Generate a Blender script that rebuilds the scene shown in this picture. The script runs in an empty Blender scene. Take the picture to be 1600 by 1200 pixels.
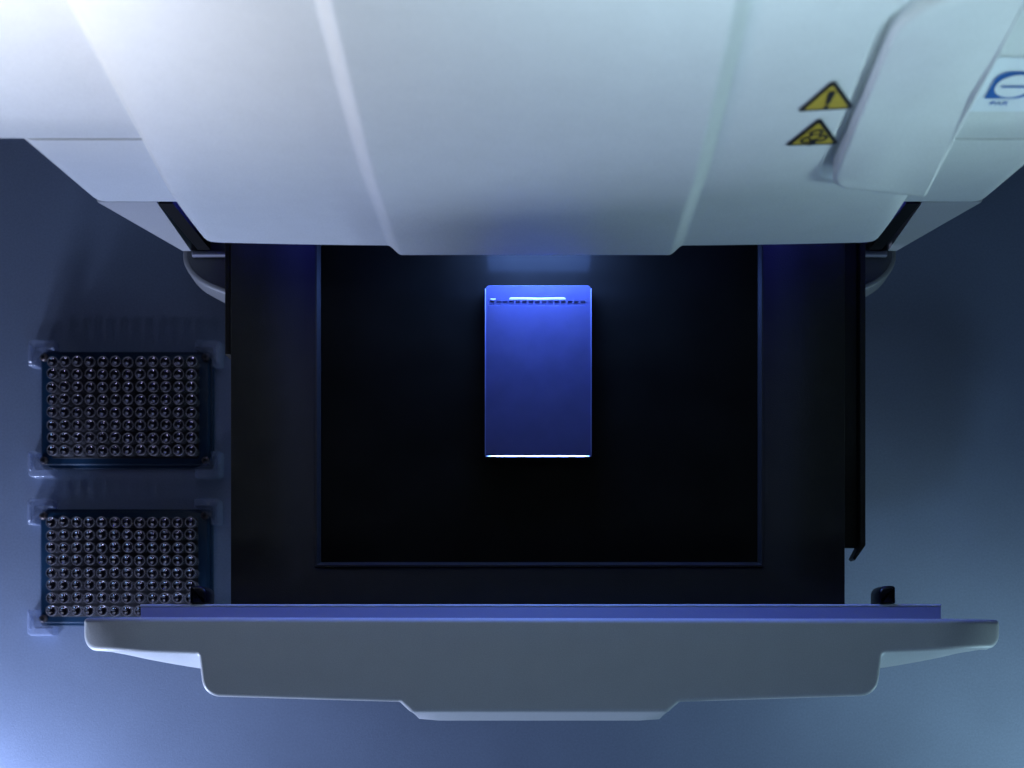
import bpy, bmesh, math, random
from mathutils import Vector
random.seed(7)
scene = bpy.context.scene
COL = scene.collection
R = math.radians

# ------------------------------------------------------------------ camera
CAM_H = 1.10
cam_data = bpy.data.cameras.new('camera')
cam = bpy.data.objects.new('camera', cam_data)
COL.objects.link(cam)
cam.location = (0, 0, CAM_H)
cam.rotation_euler = (0, 0, 0)
cam_data.sensor_width = 36
cam_data.lens = 2303 / 1600 * 36
cam_data.shift_x = -43 / 1600
cam_data.shift_y = 430 / 1600
cam_data.clip_start = 0.01
cam_data.clip_end = 50
cam_data.dof.use_dof = True
cam_data.dof.focus_distance = 0.94
cam_data.dof.aperture_fstop = 7.0
scene.camera = cam

# ------------------------------------------------------------------ world and lamps
world = bpy.data.worlds.new('World')
scene.world = world
world.use_nodes = True
bg = world.node_tree.nodes['Background']
bg.inputs[0].default_value = (0.20, 0.24, 0.50, 1)
bg.inputs[1].default_value = 0.02

def area(name, loc, target, size, power, color, spread=180, size_y=None):
    l = bpy.data.lights.new(name, 'AREA')
    l.energy = power
    l.color = color
    l.size = size
    if size_y:
        l.shape = 'RECTANGLE'
        l.size_y = size_y
    l.spread = R(spread)
    o = bpy.data.objects.new(name, l)
    COL.objects.link(o)
    o.location = loc
    o.rotation_euler = (Vector(target) - Vector(loc)).to_track_quat('-Z', 'Y').to_euler()
    return o

# a broad front lamp, unseen narrow lamps added to shape the hood gradient, small lamps low at the front corners
def lamp(name, loc, target, size, rgb, spread=180):
    m = max(rgb)
    area(name, loc, target, size, m, tuple(c / m for c in rgb), spread)
lamp('lamp_front', (0.10, -0.90, 0.90), (0, .2, .4), .16, (0.56, 0.98, 1.60))
lamp('lamp_left_cabinet', (-.72, -.02, .64), (-.36, .30, .57), .20, (0.86, 0.84, 0.82), 44)
lamp('lamp_top_cabinet', (.10, -.15, .95), (.10, .32, .62), .25, (0.19, 0.27, 0.30), 30)
lamp('lamp_right_cabinet', (.74, .08, .46), (.33, .27, .40), .10, (0.085, 0.125, 0.13), 36)
lamp('lamp_left_front', (-.52, -.22, .06), (-.2, 0, .08), .09, (1.70, 2.05, 3.10))
lamp('lamp_right_front', (.60, -.25, .06), (.2, 0, .10), .10, (0.46, 0.74, 0.88))
lamp('lamp_small_left', (-.56, -.78, .78), (-.3, .12, 0), .06, (.085, .085, .13), 90)  # unseen, added only to put glints in the vials
lamp('lamp_right_bench', (.74, -.26, .36), (.43, -.10, .08), .14, (0.058, 0.085, 0.090), 34)  # unseen, added to brighten the near right bench and cover tip

scene.view_settings.view_transform = 'Standard'
scene.view_settings.look = 'None'
scene.view_settings.exposure = 0
scene.view_settings.gamma = 1
scene.cycles.use_denoising = True
scene.cycles.max_bounces = 8
scene.cycles.sample_clamp_indirect = 4
scene.cycles.caustics_reflective = False
scene.cycles.caustics_refractive = False

# ------------------------------------------------------------------ materials
def material(name, color, rough=0.5, spec=0.5, metal=0.0, trans=0.0, bump=0.0, bump_scale=900.0,
             vary=0.0, vary_scale=30.0, emit=None, emit_strength=0.0, ior=1.45, sss=0.0, rough_vary=0.0, coat=0.0, alpha=1.0, speckle=0.0, speckle_scale=900.0):
    m = bpy.data.materials.new(name)
    m.use_nodes = True
    nt = m.node_tree
    b = nt.nodes['Principled BSDF']
    b.inputs['Base Color'].default_value = (*color, 1)
    b.inputs['Roughness'].default_value = rough
    b.inputs['Specular IOR Level'].default_value = spec
    b.inputs['Metallic'].default_value = metal
    b.inputs['Transmission Weight'].default_value = trans
    b.inputs['IOR'].default_value = ior
    b.inputs['Coat Weight'].default_value = coat
    b.inputs['Alpha'].default_value = alpha
    if sss:
        b.inputs['Subsurface Weight'].default_value = sss
        b.inputs['Subsurface Radius'].default_value = (0.0010, 0.0014, 0.0030)
        b.inputs['Subsurface Scale'].default_value = 1.0
    if emit:
        b.inputs['Emission Color'].default_value = (*emit, 1)
        b.inputs['Emission Strength'].default_value = emit_strength
    tc = nt.nodes.new('ShaderNodeTexCoord')
    if vary:
        n = nt.nodes.new('ShaderNodeTexNoise')
        n.inputs['Scale'].default_value = vary_scale
        n.inputs['Detail'].default_value = 6
        nt.links.new(tc.outputs['Object'], n.inputs['Vector'])
        r = nt.nodes.new('ShaderNodeMapRange')
        r.inputs[1].default_value = 0.3
        r.inputs[2].default_value = 0.7
        r.inputs[3].default_value = 1 - vary
        r.inputs[4].default_value = 1 + vary
        nt.links.new(n.outputs[0], r.inputs[0])
        mx = nt.nodes.new('ShaderNodeVectorMath')
        mx.operation = 'SCALE'
        mx.inputs[0].default_value = color
        nt.links.new(r.outputs[0], mx.inputs['Scale'])
        last = mx.outputs[0]
        if speckle:
            n3 = nt.nodes.new('ShaderNodeTexNoise')
            n3.inputs['Scale'].default_value = speckle_scale
            n3.inputs['Detail'].default_value = 1
            nt.links.new(tc.outputs['Object'], n3.inputs['Vector'])
            r3 = nt.nodes.new('ShaderNodeMapRange')
            r3.inputs[1].default_value = 0.3
            r3.inputs[2].default_value = 0.7
            r3.inputs[3].default_value = 1 - speckle
            r3.inputs[4].default_value = 1 + speckle
            nt.links.new(n3.outputs[0], r3.inputs[0])
            m3 = nt.nodes.new('ShaderNodeVectorMath')
            m3.operation = 'SCALE'
            nt.links.new(last, m3.inputs[0])
            nt.links.new(r3.outputs[0], m3.inputs['Scale'])
            last = m3.outputs[0]
        nt.links.new(last, b.inputs['Base Color'])
        if rough_vary:
            r2 = nt.nodes.new('ShaderNodeMapRange')
            r2.inputs[1].default_value = 0.3
            r2.inputs[2].default_value = 0.7
            r2.inputs[3].default_value = max(0.02, rough - rough_vary)
            r2.inputs[4].default_value = rough + rough_vary
            nt.links.new(n.outputs[0], r2.inputs[0])
            nt.links.new(r2.outputs[0], b.inputs['Roughness'])
    if bump:
        n2 = nt.nodes.new('ShaderNodeTexNoise')
        n2.inputs['Scale'].default_value = bump_scale
        n2.inputs['Detail'].default_value = 2
        nt.links.new(tc.outputs['Object'], n2.inputs['Vector'])
        bp = nt.nodes.new('ShaderNodeBump')
        bp.inputs['Strength'].default_value = bump
        bp.inputs['Distance'].default_value = 0.0005
        nt.links.new(n2.outputs[0], bp.inputs['Height'])
        nt.links.new(bp.outputs[0], b.inputs['Normal'])
    return m

M = {}
M['white'] = material('cream_plastic', (0.69, 0.71, 0.71), 0.42, 0.4, bump=0.25, bump_scale=1400, vary=0.02, vary_scale=60, speckle=0.05, speckle_scale=1300)
M['lower_shade'] = material('shaded_lower_plastic', (0.46, 0.46, 0.47), 0.45, 0.4, bump=0.25, bump_scale=1400, vary=0.02, vary_scale=60, speckle=0.05, speckle_scale=1300)  # cabinet plastic with the shade on the lower walls put into its colour
M['base'] = material('shaded_base_plastic', (0.22, 0.22, 0.23), 0.45, 0.4, bump=0.25, bump_scale=1400)  # base lies in shadow; that darkening is put into its colour
M['ledge'] = material('grey_drawer_ledge', (0.23, 0.23, 0.29), 0.45, 0.4, bump=0.25, bump_scale=1400)
M['bench'] = material('bench_laminate', (0.255, 0.315, 0.45), 0.52, 0.40, bump=0.3, bump_scale=1100, vary=0.05, vary_scale=14, rough_vary=0.04, speckle=0.09, speckle_scale=850)
M['black'] = material('black_powder_coat', (0.027, 0.025, 0.020), 0.5, 0.35, bump=0.3, bump_scale=1300, vary=0.12, vary_scale=50)
M['plate'] = material('black_glass_plate', (0.010, 0.009, 0.007), 0.15, 0.03, vary=0.2, vary_scale=25, rough_vary=0.03)
M['rim'] = material('dark_satin_rim', (0.030, 0.028, 0.026), 0.35, 0.5, bump=0.2)
M['lining'] = material('black_chamber_lining', (0.003, 0.003, 0.004), 0.7, 0.2)
M['peg'] = material('black_rubber', (0.004, 0.004, 0.006), 0.3, 0.4)
M['seam'] = material('grey_gasket', (0.46, 0.47, 0.47), 0.7, 0.3)
M['gel'] = material('agarose', (0.085, 0.085, 0.19), 0.22, 0.22, sss=0.6, bump=0.05, bump_scale=300, vary=0.06, vary_scale=80)
M['glint'] = material('pale_glint_streak', (0.6, 0.55, 0.6), 0.25, 0.5)
M['acrylic'] = material('uv_clear_acrylic', (0.20, 0.22, 0.42), 0.12, 0.5)
M['mirror'] = material('bright_edge_mirror', (0.9, 0.9, 0.95), 0.12, 0.5, metal=1.0)
M['glow'] = material('blue_lamp_lens', (0.1, 0.1, 0.3), 0.3, 0.5, emit=(0.14, 0.30, 1.0), emit_strength=54.0)
M['glow_side'] = material('blue_side_lens', (0.1, 0.1, 0.3), 0.3, 0.5, emit=(0.06, 0.08, 1.0), emit_strength=180.0)
M['yellow'] = material('sign_yellow', (0.46, 0.33, 0.035), 0.45, 0.4, vary=0.04, vary_scale=300)
M['ink'] = material('sign_black_ink', (0.012, 0.012, 0.015), 0.4, 0.4)
M['label'] = material('label_white', (0.80, 0.85, 0.90), 0.35, 0.4)
M['blue_ink'] = material('label_blue_ink', (0.02, 0.12, 0.42), 0.4, 0.4)
M['rack'] = material('navy_rack_plastic', (0.010, 0.038, 0.085), 0.35, 0.4, vary=0.1, vary_scale=90)
M['block'] = material('dark_tube_block', (0.012, 0.012, 0.016), 0.55, 0.3, bump=0.2)
M['clear'] = material('clear_plastic', (0.42, 0.50, 0.72), 0.06, 0.9, alpha=0.36)
M['vial'] = material('clear_vial_plastic', (0.58, 0.54, 0.60), 0.10, 0.8, alpha=0.42)
M['liquid'] = material('dark_vial_contents', (0.26, 0.25, 0.30), 0.15, 0.5, metal=1.0)
M['vial_body'] = material('clear_vial_wall', (0.30, 0.29, 0.34), 0.15, 0.6, alpha=0.22)
M['screw'] = material('screw_metal', (0.16, 0.13, 0.13), 0.35, 0.5, metal=0.6)

# ------------------------------------------------------------------ builders
def link(name, me, mats, parent=None, smooth=True, angle=35):
    o = bpy.data.objects.new(name, me)
    COL.objects.link(o)
    for m in (mats if isinstance(mats, (list, tuple)) else [mats]):
        me.materials.append(m)
    if smooth:
        me.shade_smooth()
        me.set_sharp_from_angle(angle=R(angle))
    if parent:
        o.parent = parent
    return o

def mesh(name, verts, faces, mats, parent=None, smooth=True, angle=35, idx=None):
    me = bpy.data.meshes.new(name)
    me.from_pydata([tuple(v) for v in verts], [], faces)
    bm = bmesh.new()
    bm.from_mesh(me)
    bmesh.ops.recalc_face_normals(bm, faces=bm.faces)
    bm.to_mesh(me)
    bm.free()
    o = link(name, me, mats, parent, smooth, angle)
    if idx:
        for p, i in zip(me.polygons, idx):
            p.material_index = i
    return o

def empty(name, loc, parent=None):
    o = bpy.data.objects.new(name, None)
    COL.objects.link(o)
    o.empty_display_size = 0.02
    o.location = loc
    if parent:
        o.parent = parent
    return o

def tag(o, label, cat=None, group=None):
    o['label'] = label
    if cat:
        o['category'] = cat
    if group:
        o['group'] = group
    return o

def fillet(poly, radii, n=6):
    """round the corners of a closed 2-D polygon"""
    out = []
    L = len(poly)
    for i in range(L):
        p = Vector(poly[i]); a = Vector(poly[i - 1]); b = Vector(poly[(i + 1) % L])
        r = radii[i] if isinstance(radii, (list, tuple)) else radii
        u = (a - p); w = (b - p)
        lu, lw = u.length, w.length
        u /= lu; w /= lw
        ang = math.acos(max(-1, min(1, u.dot(w))))
        if r <= 0 or ang > 3.1:
            out.append(p.copy()); continue
        d = min(r / math.tan(ang / 2), 0.49 * lu, 0.49 * lw)
        rr = d * math.tan(ang / 2)
        c = p + (u + w).normalized() * (rr / math.sin(ang / 2))
        s = p + u * d; e = p + w * d
        a0 = math.atan2(s.y - c.y, s.x - c.x); a1 = math.atan2(e.y - c.y, e.x - c.x)
        da = (a1 - a0 + math.pi) % (2 * math.pi) - math.pi
        for k in range(n + 1):
            t = a0 + da * k / n
            out.append(Vector((c.x + rr * math.cos(t), c.y + rr * math.sin(t))))
    return out

def inset(poly, d):
    """offset a closed polygon inwards by d (works for either winding)"""
    L = len(poly)
    ar = sum(poly[i].x * poly[(i + 1) % L].y - poly[(i + 1) % L].x * poly[i].y for i in range(L))
    s = 1 if ar > 0 else -1
    out = []
    for i in range(L):
        a = poly[i - 1]; p = poly[i]; b = poly[(i + 1) % L]
        e1 = (p - a); e2 = (b - p)
        if e1.length < 1e-9: e1 = e2
        if e2.length < 1e-9: e2 = e1
        e1 = e1.normalized(); e2 = e2.normalized()
        n1 = Vector((-e1.y, e1.x)) * s; n2 = Vector((-e2.y, e2.x)) * s
        n = n1 + n2
        n = n1 if n.length < 1e-6 else n.normalized()
        k = max(0.5, n.dot(n1))
        out.append(p + n * (d / k))
    return out

def loft(name, rings, mats, parent=None, cap0=True, cap1=True, angle=35):
    """rings: lists of equal length of 3-D points, closed loops"""
    n = len(rings[0])
    v = [p for r in rings for p in r]
    f = []
    for i in range(len(rings) - 1):
        for k in range(n):
            k2 = (k + 1) % n
            f.append((i * n + k, i * n + k2, (i + 1) * n + k2, (i + 1) * n + k))
    if cap0:
        f.append(tuple(range(n - 1, -1, -1)))
    if cap1:
        f.append(tuple(range((len(rings) - 1) * n, len(rings) * n)))
    return mesh(name, v, f, mats, parent, True, angle)

def prism(name, poly, z0, z1, mats, parent=None, bevel=0.0, steps=3, angle=35):
    poly = [Vector(p) for p in poly]
    rings = [[(p.x, p.y, z0) for p in poly]]
    if bevel > 0:
        for k in range(steps + 1):
            t = math.pi / 2 * k / steps
            q = inset(poly, bevel * (1 - math.cos(t))) if k else poly
            rings.append([(p.x, p.y, z1 - bevel * (1 - math.sin(t))) for p in q])
    else:
        rings.append([(p.x, p.y, z1) for p in poly])
    return loft(name, rings, mats, parent, angle=angle)

def box(name, x0, x1, y0, y1, z0, z1, mats, parent=None, bevel=0.0, r=0.0):
    poly = [Vector((x0, y0)), Vector((x1, y0)), Vector((x1, y1)), Vector((x0, y1))]
    if r:
        poly = fillet(poly, r, 5)
    return prism(name, poly, z0, z1, mats, parent, bevel)

def interp(x, xs, ys):
    if x <= xs[0]: return ys[0]
    for i in range(1, len(xs)):
        if x <= xs[i]:
            t = (x - xs[i - 1]) / (xs[i] - xs[i - 1])
            return ys[i - 1] + (ys[i] - ys[i - 1]) * t
    return ys[-1]

def smooth(t):
    t = max(0.0, min(1.0, t))
    return t * t * (3 - 2 * t)

def join_parts(verts, faces, v2, f2):
    b = len(verts)
    verts += v2
    faces += [tuple(i + b for i in f) for f in f2]

# ------------------------------------------------------------------ bench
bench = mesh('bench_top', [(-3, -2.5, 0), (3, -2.5, 0), (3, 2.5, 0), (-3, 2.5, 0)], [(0, 1, 2, 3)], M['bench'], smooth=False)
bench['kind'] = 'structure'

# ------------------------------------------------------------------ imager cabinet
imager = empty('gel_imager', (0, 0.45, 0))
imager.location = (0, 0, 0)
tag(imager, 'large cream plastic gel imaging cabinet with its wide drawer pulled out', 'lab imager')
Z1 = 0.21                                     # underside of the hood

# front of the lid: height profile, sideways bow, raised centre panel
LZ = [.21, .29, .354, .4375, .5, .58]
LA = [.2493, .2493, .2494, .2585, .2672, .281]
LB = [.002, .004, .0135, .017, .0185, .02]
def cubic(x, xs, ys):
    # catmull-rom through the knots, so the profile has no kinks
    if x <= xs[0]: return ys[0]
    if x >= xs[-1]: return ys[-1]
    i = max(k for k in range(len(xs) - 1) if xs[k] <= x)
    h = xs[i + 1] - xs[i]
    t = (x - xs[i]) / h
    m0 = (ys[i + 1] - ys[i - 1]) / (xs[i + 1] - xs[i - 1]) if i else 0
    m1 = (ys[i + 2] - ys[i]) / (xs[i + 2] - xs[i]) if i + 2 < len(xs) else (ys[i + 1] - ys[i]) / h
    return ((2*t**3 - 3*t*t + 1) * ys[i] + (t**3 - 2*t*t + t) * h * m0 + (-2*t**3 + 3*t*t) * ys[i + 1] + (t**3 - t*t) * h * m1)
HP = ((.1512, .3290), (.2080, .3050), (.2080, .4980), (.1512, .4850))
HR = (.020, .002, .002, .028)
def seg_dist(p, a, b):
    ab = b - a
    t = max(0, min(1, (p - a).dot(ab) / ab.length_squared))
    return (p - (a + ab * t)).length
hp = fillet([Vector(p) for p in HP], HR, 8)
def grip_dist(x, z):
    p = Vector((x, z))
    d = min(seg_dist(p, hp[i - 1], hp[i]) for i in range(len(hp)))
    inside = False
    for i in range(len(hp)):
        a, b = hp[i - 1], hp[i]
        if (a.y > z) != (b.y > z) and x < (b.x - a.x) * (z - a.y) / (b.y - a.y) + a.x:
            inside = not inside
    return -d if inside else d
def lid_y(x, z):
    y = lid_base(x, z)
    if x > .140 and .29 < z < .51:
        d = grip_dist(x, z)
        fade = smooth((z - .318) / .022) if z < .36 else smooth((.200 - x) / .03) if z > .46 else 1.0
        y += .0085 * fade * smooth((.0070 - d) / .0058)
    return y
def lid_base(x, z):
    u = abs(x) / .204
    y = cubic(z, LZ, LA) + cubic(z, LZ, LB) * max(0, (u - .43) / .57) ** 1.5
    l = smooth((x + .0918) / .0090)
    r = smooth((.0868 - x) / .0090)
    return y - .0058 * min(l, r)

LXL, LXR, LR = -.2045, .2065, .0085
def lid_ring(z, inner=0.0):
    pts = []
    xl, xr = LXL + inner, LXR - .0020 * smooth((z - .21) / .12) - inner
    yl = lid_y(xl, z) + inner; yr = lid_y(xr, z) + inner
    pts.append((xl, .31, z))
    for k in range(7):
        t = math.pi + math.pi / 2 * k / 6
        pts.append((xl + LR + LR * math.cos(t), yl + LR + LR * math.sin(t), z))
    xs = [.141 + .0011 * i for i in range(50)] + [xl + LR + .004 + (xr - xl - 2 * LR - .008) * i / 40 for i in range(41)]
    for c in (-.0872, .0822):
        xs += [c + .0062 * (j / 7 - 1) for j in range(15)]
    for x in sorted(set(round(a, 5) for a in xs)):
        pts.append((x, lid_y(x, z) + inner, z))
    for k in range(7):
        t = math.pi * 1.5 + math.pi / 2 * k / 6
        pts.append((xr - LR + LR * math.cos(t), yr + LR + LR * math.sin(t), z))
    pts.append((xr, .31, z))
    return pts
rings = []
for k in range(4):
    t = math.pi / 2 * k / 3
    ins = .002 * (1 - math.sin(t))
    rings.append([(x, y, Z1 + .002 * (1 - math.cos(t))) for x, y, z in lid_ring(Z1, ins)])
for i in range(1, 111):
    rings.append(lid_ring(Z1 + .003 + (.575 - Z1) * i / 110))
lid = loft('lid', rings, M['white'], imager, angle=50)
lid['label'] = 'cream curved hood with a raised centre panel between two ribs'

# cheeks of the housing beside and behind the lid
def house_w(z): return .2736 + .027 * (z - .21)
def house_y(z): return .2755 - .033 * (z - .21)
def house_ring(z, ins=0.0):
    w, y = house_w(z) - ins, house_y(z) + ins
    p = fillet([Vector((-w, y)), Vector((w, y)), Vector((w, .64)), Vector((-w, .64))], [.013, .013, .01, .01], 8)
    return [(a.x, a.y, z) for a in p]
rings = []
for k in range(4):
    t = math.pi / 2 * k / 3
    r_ = house_ring(Z1 + .001, .002 * (1 - math.sin(t)))
    rings.append([(x, y, Z1 + .001 + .002 * (1 - math.cos(t))) for x, y, z in r_])
for i in range(1, 13):
    rings.append(house_ring(Z1 + .003 + (.3258 - Z1) * i / 12))
loft('housing', rings, M['white'], imager, angle=50)
rings = [house_ring(.3270, .0008), house_ring(.3305, .0008)]
loft('housing_seam', rings, M['seam'], imager)

def upper_y(z): return .2717 + .17 * (z - .33)
def upper_ring(z, ins=0.0):
    w, y = .335 - ins, upper_y(z) + ins
    p = fillet([Vector((-w, y)), Vector((w, y)), Vector((w, .64)), Vector((-w, .64))], [.02, .02, .01, .01], 8)
    return [(a.x, a.y, z) for a in p]
rings = [upper_ring(.3300, .0008), upper_ring(.3308)] + [upper_ring(.3308 + .26 * i / 12) for i in range(1, 13)]
loft('upper_housing', rings, M['white'], imager, angle=50)

# lower body: tapering side walls, chamber, base
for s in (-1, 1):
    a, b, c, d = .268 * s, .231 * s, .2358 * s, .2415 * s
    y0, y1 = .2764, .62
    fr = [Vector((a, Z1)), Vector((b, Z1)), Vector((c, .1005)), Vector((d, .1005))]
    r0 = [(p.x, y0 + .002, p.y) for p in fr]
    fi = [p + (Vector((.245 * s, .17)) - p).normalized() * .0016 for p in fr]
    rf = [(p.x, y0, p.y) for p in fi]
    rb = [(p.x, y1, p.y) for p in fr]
    loft('side_wall', [rf, r0, rb], M['lower_shade'], imager, angle=25)
box('chamber_ceiling', -.2, .2, .2555, .62, .2075, .2097, M['lining'], imager)
box('chamber_back', -.228, .228, .60, .618, .106, .2070, M['lining'], imager)
for s in (-1, 1):
    box('chamber_lining', *sorted((.222 * s, .2305 * s)), .276, .598, .106, .2070, M['lining'], imager)
box('chamber_sill', -.2350, .2350,   .2725, .2762, .1003, .1050, M['ledge'], imager, bevel=.0012)

bow = [(-.2428, .2745), (-.2420, .2690), (-.2385, .2620), (-.2310, .2550), (-.2180, .2490), (-.2000, .2440), (-.15, .2350), (-.08, .2280)]
outline = [(-.2400, .62)] + bow + [(0, .2260)] + [(-x, y) for x, y in reversed(bow)] + [(.2400, .62)]
outline = [Vector(p) for p in outline]
for _ in range(2):                            # chaikin: round the bow off
    q = [outline[0]]
    for i in range(len(outline) - 1):
        a, b = outline[i], outline[i + 1]
        q += [a * .75 + b * .25, a * .25 + b * .75]
    outline = q + [outline[-1]]
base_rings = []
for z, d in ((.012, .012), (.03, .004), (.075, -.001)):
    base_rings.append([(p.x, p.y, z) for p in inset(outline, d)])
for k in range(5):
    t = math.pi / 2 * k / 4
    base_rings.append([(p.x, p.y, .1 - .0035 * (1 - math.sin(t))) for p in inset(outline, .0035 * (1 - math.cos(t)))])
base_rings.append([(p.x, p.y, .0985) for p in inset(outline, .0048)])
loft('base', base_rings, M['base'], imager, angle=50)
for sx in (-1, 1):
    for y in (.28, .58):
        prism('rubber_foot', [(sx * .20 + .012 * math.cos(i * R(30)), y + .012 * math.sin(i * R(30))) for i in range(12)], 0.0003, .0125, M['peg'], imager)

# guide pins under the lid corners
for s, x in ((-1, -.2005), (1, .2025)):
    prism('guide_pin', [(x + .0012 * math.cos(i * R(45)), .2590 + .0012 * math.sin(i * R(45))) for i in range(8)], .190, .2098, M['white'], imager)

# lamp bar behind the front lip
lamp_bar = box('lamp_bar', -.0365, .0365, .2752, .2950, .1655, .2073, M['lining'], imager, bevel=.0006)
lens = box('lamp_lens', -.0340, .0330, .2590, .2750, .1700, .1990, M['glow'], lamp_bar)
for s in (-1, 1):
    sl = box('side_lamp', *sorted((s * .143, s * .195)), .3312, .3450, .1608, .2070, M['lining'], imager)
    box('side_lens', *sorted((s * .146, s * .192)), .3300, .3310, .1612, .1712, M['glow_side'], sl)

# handle: a thick grip plate standing off the lid on its right-hand side
def grip(poly, off): return [(p.x, lid_base(p.x, p.y) - off - (proud(p.y) if off > 0 else 0), p.y) for p in poly]
N = len(hp)
v = []; f = []
levels = [(0, -.0080), (0, .0006), (.0010, .0017), (.0030, .0024)]
def proud(z): return .0050 * smooth((.375 - z) / .055)
for ins, off in levels:
    q = inset(hp, ins) if ins else hp
    v += grip(q, off)
for l in range(len(levels) - 1):
    for k in range(N):
        k2 = (k + 1) % N
        f.append((l * N + k, l * N + k2, (l + 1) * N + k2, (l + 1) * N + k))
cap = list(range((len(levels) - 1) * N, len(levels) * N))
me = bpy.data.meshes.new('handle')
me.from_pydata(v, [], f + [tuple(cap)])
bm = bmesh.new(); bm.from_mesh(me)
big = [fc for fc in bm.faces if len(fc.verts) > 4]
bmesh.ops.triangulate(bm, faces=big, ngon_method='BEAUTY')
for it in range(3):
    ed = [e for e in bm.edges if e.calc_length() > .012 and all(abs(vv.co.y - (lid_base(vv.co.x, vv.co.z) - .0024 - proud(vv.co.z))) < .0002 for vv in e.verts)]
    bmesh.ops.subdivide_edges(bm, edges=ed, cuts=1)
    bmesh.ops.triangulate(bm, faces=[fc for fc in bm.faces if len(fc.verts) > 4])
for vv in bm.verts:
    y = lid_base(vv.co.x, vv.co.z) - proud(vv.co.z)
    if y - vv.co.y > .0021:
        vv.co.y = y - .0024
bmesh.ops.recalc_face_normals(bm, faces=bm.faces)
bm.to_mesh(me); bm.free()
handle = link('handle', me, M['white'], imager, angle=60)
handle['label'] = 'raised cream grip plate on the right of the lid'

# warning triangles and the button label: flat prints on the curved skin
def decal(name, polys, surf, off, mats, parent, idx=None):
    v = []; f = []
    for poly in polys:
        b = len(v)
        v += [(x, surf(x, z) - off, z) for x, z in poly]
        f.append(tuple(range(b, b + len(poly))))
    o = mesh(name, v, f, mats, parent, smooth=False)
    return o
def tri(a, b, c, r):
    return [(p.x, p.y) for p in fillet([Vector(a), Vector(b), Vector(c)], r, 4)]
def lerp_in(pts, k):
    cx = sum(p[0] for p in pts) / 3; cy = sum(p[1] for p in pts) / 3
    return [(cx + (p[0] - cx) * k, cy + (p[1] - cy) * k) for p in pts]
def ring_poly(cx, cy, r0, r1, a0, a1, n=14):
    quads = []
    for i in range(n):
        t0 = R(a0 + (a1 - a0) * i / n); t1 = R(a0 + (a1 - a0) * (i + 1) / n)
        quads.append([(cx + r0 * math.cos(t0), cy + r0 * math.sin(t0)), (cx + r1 * math.cos(t0), cy + r1 * math.sin(t0)),
                      (cx + r1 * math.cos(t1), cy + r1 * math.sin(t1)), (cx + r0 * math.cos(t1), cy + r0 * math.sin(t1))])
    return quads
for n_, (pa, pb, pc) in enumerate((((.1205, .4085), (.1488, .4042), (.1330, .4348)), ((.1206, .3742), (.1489, .3685), (.1333, .4002)))):
    sign = decal('warning_sign', [tri(pa, pb, pc, .0018)], lid_base, .0005, M['ink'], imager)
    sign['label'] = ('yellow warning triangle with an exclamation mark', 'yellow warning triangle with three ringed blobs')[n_]
    decal('yellow_field', [tri(*lerp_in([pa, pb, pc], .76), .0008)], lid_base, .0008, M['yellow'], sign)
    cx = (pa[0] + pb[0] + pc[0]) / 3; cz = (pa[1] + pb[1] + pc[1]) / 3
    if n_ == 0:
        shapes = [[(cx - .0017, cz + .0090), (cx + .0019, cz + .0090), (cx + .0010, cz - .0024), (cx - .0010, cz - .0024)],
                  [(cx + .0013 * math.cos(R(30 * i)), cz - .0052 + .0014 * math.sin(R(30 * i))) for i in range(12)]]
    else:
        shapes = []
        for ang in (90, 210, 330):
            ox, oz = cx + .0040 * math.cos(R(ang)), cz + .0004 + .0044 * math.sin(R(ang))
            shapes += ring_poly(ox, oz, .0020, .0034, ang - 140, ang + 140)
        shapes += ring_poly(cx, cz + .0004, .0024, .0033, 0, 360)
        shapes.append([(cx - .0022, cz - .0082), (cx + .0022, cz - .0082), (cx + .0007, cz - .002), (cx - .0007, cz - .002)])
    decal('symbol', shapes, lid_base, .0011, M['ink'], sign)

def wall_y(x, z): return upper_y(z)
lab = decal('button_label', [[(.205, .3575), (.300, .3575), (.300, .4050), (.205, .4050)]], wall_y, .0005, M['label'], imager)
lab['label'] = 'pale button label with a blue ringed dash icon'
ic = fillet([Vector(p) for p in ((.2203, .3700), (.2422, .3700), (.2422, .3935), (.2203, .3935))], [.001, .008, .005, .007], 8)
decal('icon_field', [[(p.x, p.y) for p in ic]], wall_y, .0009, M['blue_ink'], lab)
decal('icon_disc', [[(.2315 + .0092 * math.cos(R(10 * i)), .3815 + .0098 * math.sin(R(10 * i))) for i in range(36)]], wall_y, .0012, M['label'], lab)
decal('icon_dash', [[(.2252, .3807), (.2378, .3807), (.2378, .3824), (.2252, .3824)]], wall_y, .0015, M['blue_ink'], lab)
tx = bpy.data.curves.new('caption', 'FONT')
tx.body = 'PAR'
tx.size = .0052
tx_o = bpy.data.objects.new('caption_curve', tx)
COL.objects.link(tx_o)
bpy.context.view_layer.update()
cm = bpy.data.meshes.new_from_object(tx_o.evaluated_get(bpy.context.evaluated_depsgraph_get()))
bpy.data.objects.remove(tx_o)
for vv in cm.vertices:
    x, z = .2242 + vv.co.x, .3640 + vv.co.y
    vv.co = (x, wall_y(x, z) - .0009, z)
link('caption', cm, M['blue_ink'], lab, smooth=False)

# ------------------------------------------------------------------ drawer
drawer = empty('drawer', (0, 0, 0), imager)
DX0, DX1 = -.1970, .1948
PX0, PX1, PY0 = -.1398, .1395, .0620
frame_out = [(DX0, .0300), (DX1, .0300), (DX1, .595), (PX1 + .0032, .595), (PX1 + .0032, PY0 - .0030), (PX0 - .0032, PY0 - .0030), (PX0 - .0032, .595), (DX0, .595)]
prism('drawer_frame', frame_out, .112, .160, M['black'], drawer, bevel=.0008, steps=2)
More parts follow.
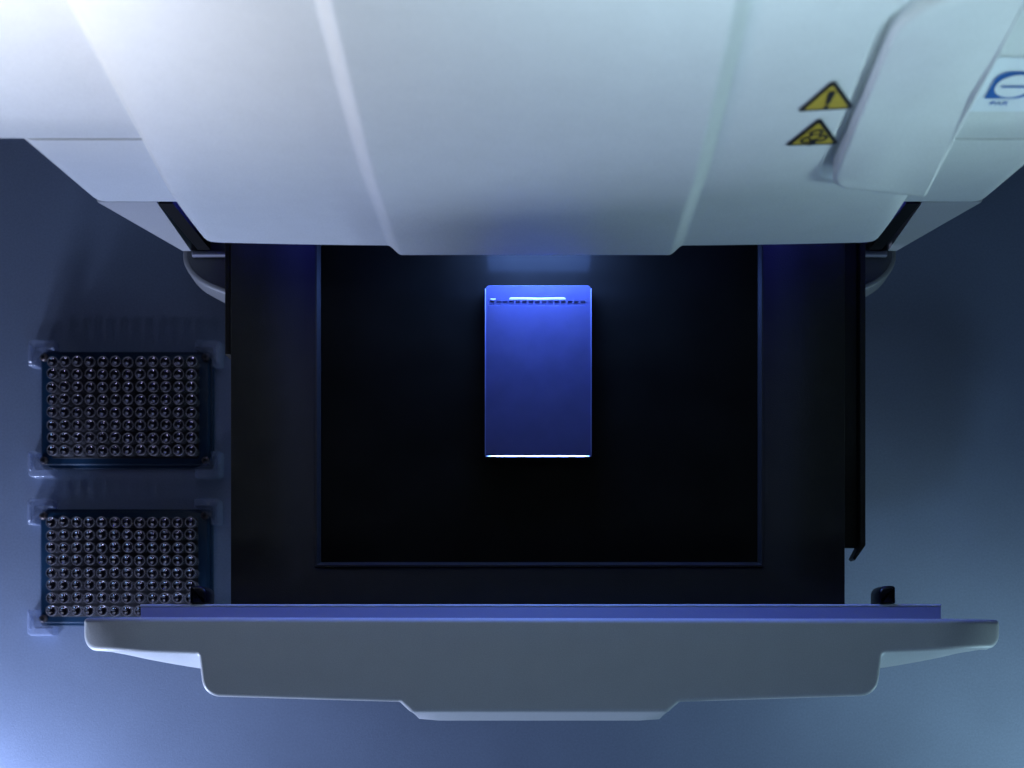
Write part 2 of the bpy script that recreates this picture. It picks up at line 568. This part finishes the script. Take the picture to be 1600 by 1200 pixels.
# raised rim round the plate: three mitred bars
def rim_bar(pts_out, pts_in):
    (ax, ay), (bx, by) = pts_out
    (cx_, cy_), (dx, dy) = pts_in
    zt, zb = .1622, .1552
    m = .35
    ex, ey = ax + (cx_ - ax) * m, ay + (cy_ - ay) * m
    fx, fy = bx + (dx - bx) * m, by + (dy - by) * m
    v = [(ax, ay, zb), (bx, by, zb), (ax, ay, zt), (bx, by, zt), (ex, ey, zt), (fx, fy, zt), (cx_, cy_, zt - .0036), (dx, dy, zt - .0036), (cx_, cy_, zb), (dx, dy, zb)]
    f = [(0, 1, 3, 2), (2, 3, 5, 4), (4, 5, 7, 6), (6, 7, 9, 8), (8, 9, 1, 0), (0, 2, 4, 6, 8), (1, 3, 5, 7, 9)]
    mesh('plate_rim', v, f, M['rim'], drawer, smooth=False)
o_ = .0030
rim_bar(((PX0 - o_, PY0 - o_), (PX0 - o_, .590)), ((PX0, PY0), (PX0, .590)))
rim_bar(((PX1 + o_, PY0 - o_), (PX1 + o_, .590)), ((PX1, PY0), (PX1, .590)))
rim_bar(((PX0 - o_, PY0 - o_), (PX1 + o_, PY0 - o_)), ((PX0, PY0), (PX1, PY0)))
box('drawer_plate', PX0 + .0001, PX1 - .0001, PY0 + .0001, .585, .150, .1570, M['plate'], drawer)

# right-hand slide: channel with a thin outer lip bent inwards at the end, and the left slide
box('slide_rail', .2010, .2108, .0740, .56, .116, .1190, M['black'], drawer)
lip = [(.2108, .56), (.2146, .56), (.2146, .0750), (.2078, .0652), (.2062, .0664), (.2108, .0752)]
prism('slide_lip', lip, .116, .1300, M['black'], drawer, bevel=.0004, steps=1)
box('slide_rail', -.2075, -.2040, .2010, .56, .112, .1280, M['black'], drawer, bevel=.0005)

# front cover: stepped outline, rounded edge, fascia that bulges below it
S2 = .9 / 2303
def c2(px, py): return Vector(((px - 843) * S2, (1030 - py) * S2))
raw = [(115, 964, 8), (115, 1016, 36), (309, 1023, 6), (317, 1088, 28), (624, 1097, 7), (642, 1114, 14), (1043, 1114, 14), (1062, 1097, 7),
       (1371, 1087, 28), (1380, 1021, 9), (1580, 1012, 38), (1580, 967, 8)]
poly = fillet([c2(a, b) for a, b, r in raw], [r * S2 for a, b, r in raw], 8)
# break the long back edge and front edges so the skirt can curve
def densify(poly, step):
    out = []
    for i, p in enumerate(poly):
        q = poly[(i + 1) % len(poly)]
        n = max(1, int((q - p).length / step))
        out += [p + (q - p) * k / n for k in range(n)]
    return out
poly = densify(poly, .012)
ZT = .2000
def skirt(p):
    """plan position of the fascia where it bulges out most, below point p of the top edge"""
    x, y = p.x, p.y
    if abs(x) > .2085 and y < .0085:
        t = max(0, min(1, (.272 - abs(x)) / .062))
        return Vector((x, min(y, .0060 - .0128 * t ** .75)))
    if abs(x) < .083 and y < -.0270:
        t = smooth((.083 - abs(x)) / .009)
        return Vector((x, y - .0062 * t))
    return p.copy()
sk = [skirt(p) for p in poly]
er = .0034
rings = []
rings.append([(p.x * .99, p.y + .018 if p.y < .01 else p.y, .085) for p in sk])
rings.append([(p.x, p.y, .158) for p in sk])
rings.append([(p.x, p.y, .163) for p in sk])
for k in range(7):
    t = math.pi / 2 * k / 6
    q = inset(poly, er * (1 - math.cos(t))) if k else poly
    rings.append([(p.x, p.y, ZT - er * (1 - math.sin(t))) for p in q])
cover = loft('front_cover', rings, M['white'], drawer, angle=55)
bm = bmesh.new()
bm.from_mesh(cover.data)
for sx in (-1, 1):
    for k in range(9):
        bmesh.ops.bisect_plane(bm, geom=bm.verts[:] + bm.edges[:] + bm.faces[:], plane_co=(sx * (.238 + .0047 * k), 0, 0), plane_no=(1, 0, 0))
for vv in bm.verts:
    if vv.co.z > .17:
        t = max(0, (abs(vv.co.x) - .238) / .042)
        vv.co.z -= .0150 * t * t
bmesh.ops.triangulate(bm, faces=[fc for fc in bm.faces if len(fc.verts) > 4])
bm.to_mesh(cover.data)
bm.free()
cover.data.shade_smooth()
cover.data.set_sharp_from_angle(angle=R(55))
cover['label'] = 'stepped cream drawer front seen from above'
# ledge behind the cover that catches the blue light
def ledge_ring(side):
    out = []
    for y, z in [(.0232, .1600), (.0336, .1600), (.0336, .1722), (.0330, .1730), (.0240, .1962), (.0232, .1962)]:
        x = (-.2462 if side < 0 else .2478) * (1.1 - z) / (1.1 - .19)
        out.append((x, y, z))
    return out
loft('ledge', [ledge_ring(-1), ledge_ring(1)], M['ledge'], drawer, angle=30)
tv = []  # white strip added as the bright highlight on the ledge's rear edge
for x0 in (-.2510, .2525):
    tv.append([(x0, y, z) for y, z in [(.0337, .1660), (.0346, .1660), (.0346, .1722), (.0342, .1733), (.0337, .1737), (.0330, .1737), (.0330, .1731), (.0337, .1722)]])
loft('ledge_highlight', tv, M['white'], drawer, angle=30)
for s, x in ((-1, -.2148), (1, .2187)):
    pr = []
    for k in range(9):
        t = math.pi * .5 + math.pi * .5 * k / 8
        pr.append((x * 1 + s * .0022 + s * (-1) * -.0 + (s * -1) * .0058 * math.sin(t - math.pi * .5) , .0400 + .0062 * math.cos(t - math.pi * .5)))
    px0, px1 = x - .0052, x + .0052
    out = fillet([Vector((px0, .0350)), Vector((px1, .0350)), Vector((px1, .0462)), Vector((px0, .0462))],
                 [.0004, .0004, .0020 if s > 0 else .0050, .0050 if s > 0 else .0020], 6)
    prism('stop_peg', out, .150, .1740, M['peg'], drawer, bevel=.0022)

# ------------------------------------------------------------------ gel tray and gel
gx0, gx1, gy0, gy1 = -.0347, .0331, .1280, .2372
gel_tray = empty('gel_tray', ((gx0 + gx1) / 2, gy0, .1571))
tag(gel_tray, 'shallow clear casting tray under the glowing blue gel on the black plate', 'gel tray')
def child_box(name, x0, x1, y0, y1, z0, z1, mats, parent, bevel=0, r=0):
    o = box(name, x0, x1, y0, y1, z0, z1, mats, None, bevel, r)
    o.parent = parent
    o.matrix_parent_inverse = parent.matrix_world.inverted()
    return o
bpy.context.view_layer.update()
tb = fillet([Vector((gx0, gy0 + .0014)), Vector((gx1, gy0 + .0014)), Vector((gx1, gy1)), Vector((gx0, gy1))], [.0002, .0002, .0022, .0022], 6)
def child(o, parent):
    o.parent = parent
    o.matrix_parent_inverse = parent.matrix_world.inverted()
    return o
child(prism('tray_floor', tb, .1573, .1590, M['acrylic'], bevel=.0004, steps=2), gel_tray)
child_box('tray_wall', gx0, gx0 + .0007, gy0 + .0016, gy1 - .0022, .1590, .1660, M['acrylic'], gel_tray, bevel=.0004)
child_box('tray_wall', gx1 - .0007, gx1, gy0 + .0016, gy1 - .0022, .1590, .1660, M['acrylic'], gel_tray, bevel=.0004)
# end lip: mirror bevel shaped to throw the lamp back as a bright line
lv = [(gy0 + .0002, .1573), (gy0 + .0002, .1661), (gy0 + .0004, .16625), (gy0 + .0010, .16582), (gy0 + .0010, .1573)]
lip_o = loft('end_lip', [[(gx0 + .0014, y, z) for y, z in lv], [(gx1 - .0014, y, z) for y, z in lv]], M['mirror'], angle=10)
child(lip_o, gel_tray)

gel = empty('agarose_gel', ((gx0 + gx1) / 2, gy0 + .002, .1590))
tag(gel, 'glowing blue agarose slab with a row of sample wells near its rear edge', 'gel')
bpy.context.view_layer.update()
ix0, ix1, iy0, iy1 = gx0 + .0008, gx1 - .0008, gy0 + .0018, gy1 - .0002
NW, pitch, ww = 15, .00412, .00290
wx0 = -.0316
xs = [ix0]
wells = []
for i in range(NW):
    a = wx0 + i * pitch
    xs += [a, a + ww]
    wells.append((a, a + ww))
xs.append(ix1)
wy0, wy1 = .2243, .2272
ys = [iy0, wy0, wy1, iy1]
zt, zw, zb = .1652, .16425, .1592
v = []; f = []
def quad(a, b, c, d):
    n = len(v); v.extend([a, b, c, d]); f.append((n, n + 1, n + 2, n + 3))
def cell(i, j):
    if j != 1 or i in (0, len(xs) - 2):
        return zt
    return zw if i % 2 == 1 else zt          # wells between the teeth
nx, ny = len(xs) - 1, len(ys) - 1
for i in range(nx):
    for j in range(ny):
        z = cell(i, j)
        x0, x1, y0, y1 = xs[i], xs[i + 1], ys[j], ys[j + 1]
        if j == 2 and i in (0, nx - 1):
            cr = .0021                      # rounded rear corners
            s = -1 if i == 0 else 1
            xe = x0 if i == 0 else x1
            xo = x1 if i == 0 else x0
            arc = [(xe - s * cr + s * cr * math.cos(R(t)), y1 - cr + cr * math.sin(R(t)), z) for t in range(0, 91, 15)]
            pts = [(xo, y0, z), (xe, y0, z)] + arc + [(xo, y1, z)]
            n = len(v); v.extend(pts); f.append(tuple(range(n, n + len(pts))))
            edge = [(xe, y0, z)] + arc + [(xo, y1, z)]
            for k in range(len(edge) - 1):
                p, q = edge[k], edge[k + 1]
                quad(p, q, (q[0], q[1], zb), (p[0], p[1], zb))
            continue
        quad((x0, y0, z), (x1, y0, z), (x1, y1, z), (x0, y1, z))
        for (di, dj, p, q) in ((-1, 0, (x0, y0), (x0, y1)), (1, 0, (x1, y0), (x1, y1)), (0, -1, (x0, y0), (x1, y0)), (0, 1, (x0, y1), (x1, y1))):
            ii, jj = i + di, j + dj
            zo = cell(ii, jj) if 0 <= ii < nx and 0 <= jj < ny else zb
            if zo < z:
                quad((*p, z), (*q, z), (*q, zo), (*p, zo))
me = bpy.data.meshes.new('slab')
me.from_pydata(v, [], f)
bm = bmesh.new(); bm.from_mesh(me)
bmesh.ops.remove_doubles(bm, verts=bm.verts, dist=1e-6)
bmesh.ops.recalc_face_normals(bm, faces=bm.faces)
bm.to_mesh(me); bm.free()
child(link('slab', me, M['gel'], smooth=False), gel)
# pale beads painting the lamp's glint along the rear of the wells
def bead(name, x0, x1, y, w, h, seed):
    rng = random.Random(seed)
    n = max(8, int((x1 - x0) / .0008))
    rings = []
    for i in range(n + 1):
        t = i / n
        e = min(1, 3.2 * math.sqrt(max(0, min(t, 1 - t)) + .0004) * (1 if n < 14 else 1.8))
        ww_ = w * e * (1 + .10 * (rng.random() - .5)); hh = h * e
        yy = y + .00012 * math.sin(t * 9)
        rings.append([(x0 + (x1 - x0) * t, yy + ww_ * math.cos(R(a)), zt - .0002 + hh * max(0, math.sin(R(a))) - (.0002 if a > 180 else 0)) for a in (0, 30, 60, 90, 120, 150, 180, 270)])
    return loft(name, rings, M['glint'], angle=60)
child(bead('glint_bead', -.0196, .0170, .2285, .0010, .0004, 1), gel)
child(bead('glint_bead', -.0316, -.0274, .2283, .0007, .0003, 2), gel)
child(bead('glint_bead', -.0268, -.0236, .2281, .0004, .0002, 3), gel)
child(bead('glint_bead', .0175, .0300, .2281, .0004, .0002, 4), gel)

# ------------------------------------------------------------------ vial racks
VT = .0205                                    # height of the vial rims
def make_rack(name, cx, cy, label):
    rk = empty(name, (cx, cy, 0))
    tag(rk, label, 'vial rack', 'racks of vials beside the imager')
    bpy.context.view_layer.update()
    W, D = .0640, .0435
    child_box('base_plate', cx - W, cx + W, cy - D, cy + D, .0006, .0040, M['rack'], rk, bevel=.0006, r=.003)
    child_box('deck', cx - .0618, cx + .0618, cy - .0412, cy + .0412, .0041, .0093, M['rack'], rk, bevel=.0008, r=.003)
    child_box('tube_block', cx - .0545, cx + .0545, cy - .0365, cy + .0365, .0094, .0100, M['block'], rk, bevel=.0006, r=.002)
    for sx in (-1, 1):
        for sy in (-1, 1):
            sc = prism('screw', [(cx + sx * .0598 + .0030 * math.cos(R(30 * i)), cy + sy * .0382 + .0030 * math.sin(R(30 * i))) for i in range(12)], .0094, .0125, M['screw'], bevel=.0012)
            child(sc, rk)
            hole = prism('screw_recess_shade', [(cx + sx * .0598 + .0015 * math.cos(R(60 * i)), cy + sy * .0382 + .0015 * math.sin(R(60 * i))) for i in range(6)], .0126, .0128, M['ink'])  # dark patch on the head, painted shade for the hole
            child(hole, rk)
            ox, oy = cx + sx * (W + .0004), cy + sy * (D + .0004)
            L, T = .0125, .0068
            pl = [(ox + sx * T, oy + sy * T), (ox - sx * L, oy + sy * T), (ox - sx * L, oy), (ox, oy), (ox, oy - sy * L), (ox + sx * T, oy - sy * L)]
            pl = fillet([Vector(p) for p in pl], [.0035, .0012, .0002, .0002, .0012, .0012], 5)
            clip = prism('corner_clip', pl, .0006, .0130, M['clear'], bevel=.0014)
            child(clip, rk)
            rib = prism('clip_rib', [(ox + sx * T * .75, oy + sy * T * .3), (ox + sx * T * .75, oy - sy * L * .8), (ox + sx * T * .5, oy - sy * L * .8), (ox + sx * T * .5, oy + sy * T * .3)], .0132, .0146, M['clear'], bevel=.0003, steps=1)
            child(rib, clip)
    return rk

def vial_mesh(k):
    rng = random.Random(k)
    n = 16
    fill = .0128 + .0028 * rng.random()
    prof = [(.0024, .0), (.0032, .0012), (.0035, .0100), (.0036, .0140), (.0040, .0146), (.00405, .0160), (.0039, .0166), (.00362, .0166),
            (.00350, .0160), (.00345, .0158), (.0034, fill)]
    prof += [(.0034 * t, fill - .0013 * (1 - t * t)) for t in (.85, .68, .5, .3, .1, .003)]
    v = []; f = []; idx = []
    for r, z in prof:
        v += [(r * math.cos(2 * math.pi * i / n), r * math.sin(2 * math.pi * i / n), z) for i in range(n)]
    for l in range(len(prof) - 1):
        for i in range(n):
            j = (i + 1) % n
            f.append((l * n + i, l * n + j, (l + 1) * n + j, (l + 1) * n + i))
            idx.append(1 if l >= 9 else 2 if l < 3 else 0)
    f.append(tuple(range(n - 1, -1, -1))); idx.append(2)
    me = bpy.data.meshes.new('vial')
    me.from_pydata(v, [], f)
    me.materials.append(M['vial']); me.materials.append(M['liquid']); me.materials.append(M['vial_body'])
    me.shade_smooth()
    me.set_sharp_from_angle(angle=R(50))
    for p, i in zip(me.polygons, idx):
        p.material_index = i
    return me
VM = [vial_mesh(k) for k in range(8)]
ORD = ['first', 'second', 'third', 'fourth', 'fifth', 'sixth', 'seventh', 'eighth', 'ninth', 'tenth', 'eleventh', 'twelfth']
VP = .00921
def fill_rack(which, x0, y0, skip):
    for r in range(8):
        for c in range(12):
            if (r, c) in skip:
                continue
            o = bpy.data.objects.new('vial', VM[random.randrange(8)])
            COL.objects.link(o)
            o.location = (x0 + c * VP + random.uniform(-.0001, .0001), y0 - r * VP + random.uniform(-.0001, .0001), .0103)
            o.rotation_euler = (random.gauss(0, R(.8)), random.gauss(0, R(.8)), random.uniform(0, 6.28))
            tag(o, f'clear round vial in the {which} rack, {ORD[r]} row from the back, {ORD[c]} from the left', 'vial', f'vials in the {which} rack')
make_rack('vial_rack', -.3065, .1850, 'navy vial rack farther back, beside the hood')
make_rack('vial_rack', -.3070, .0680, 'navy vial rack nearer the front, partly under the drawer front')
fill_rack('rear', -.3551, .2168, set())
fill_rack('front', -.3556, .0998, {(7, c) for c in range(8, 12)})
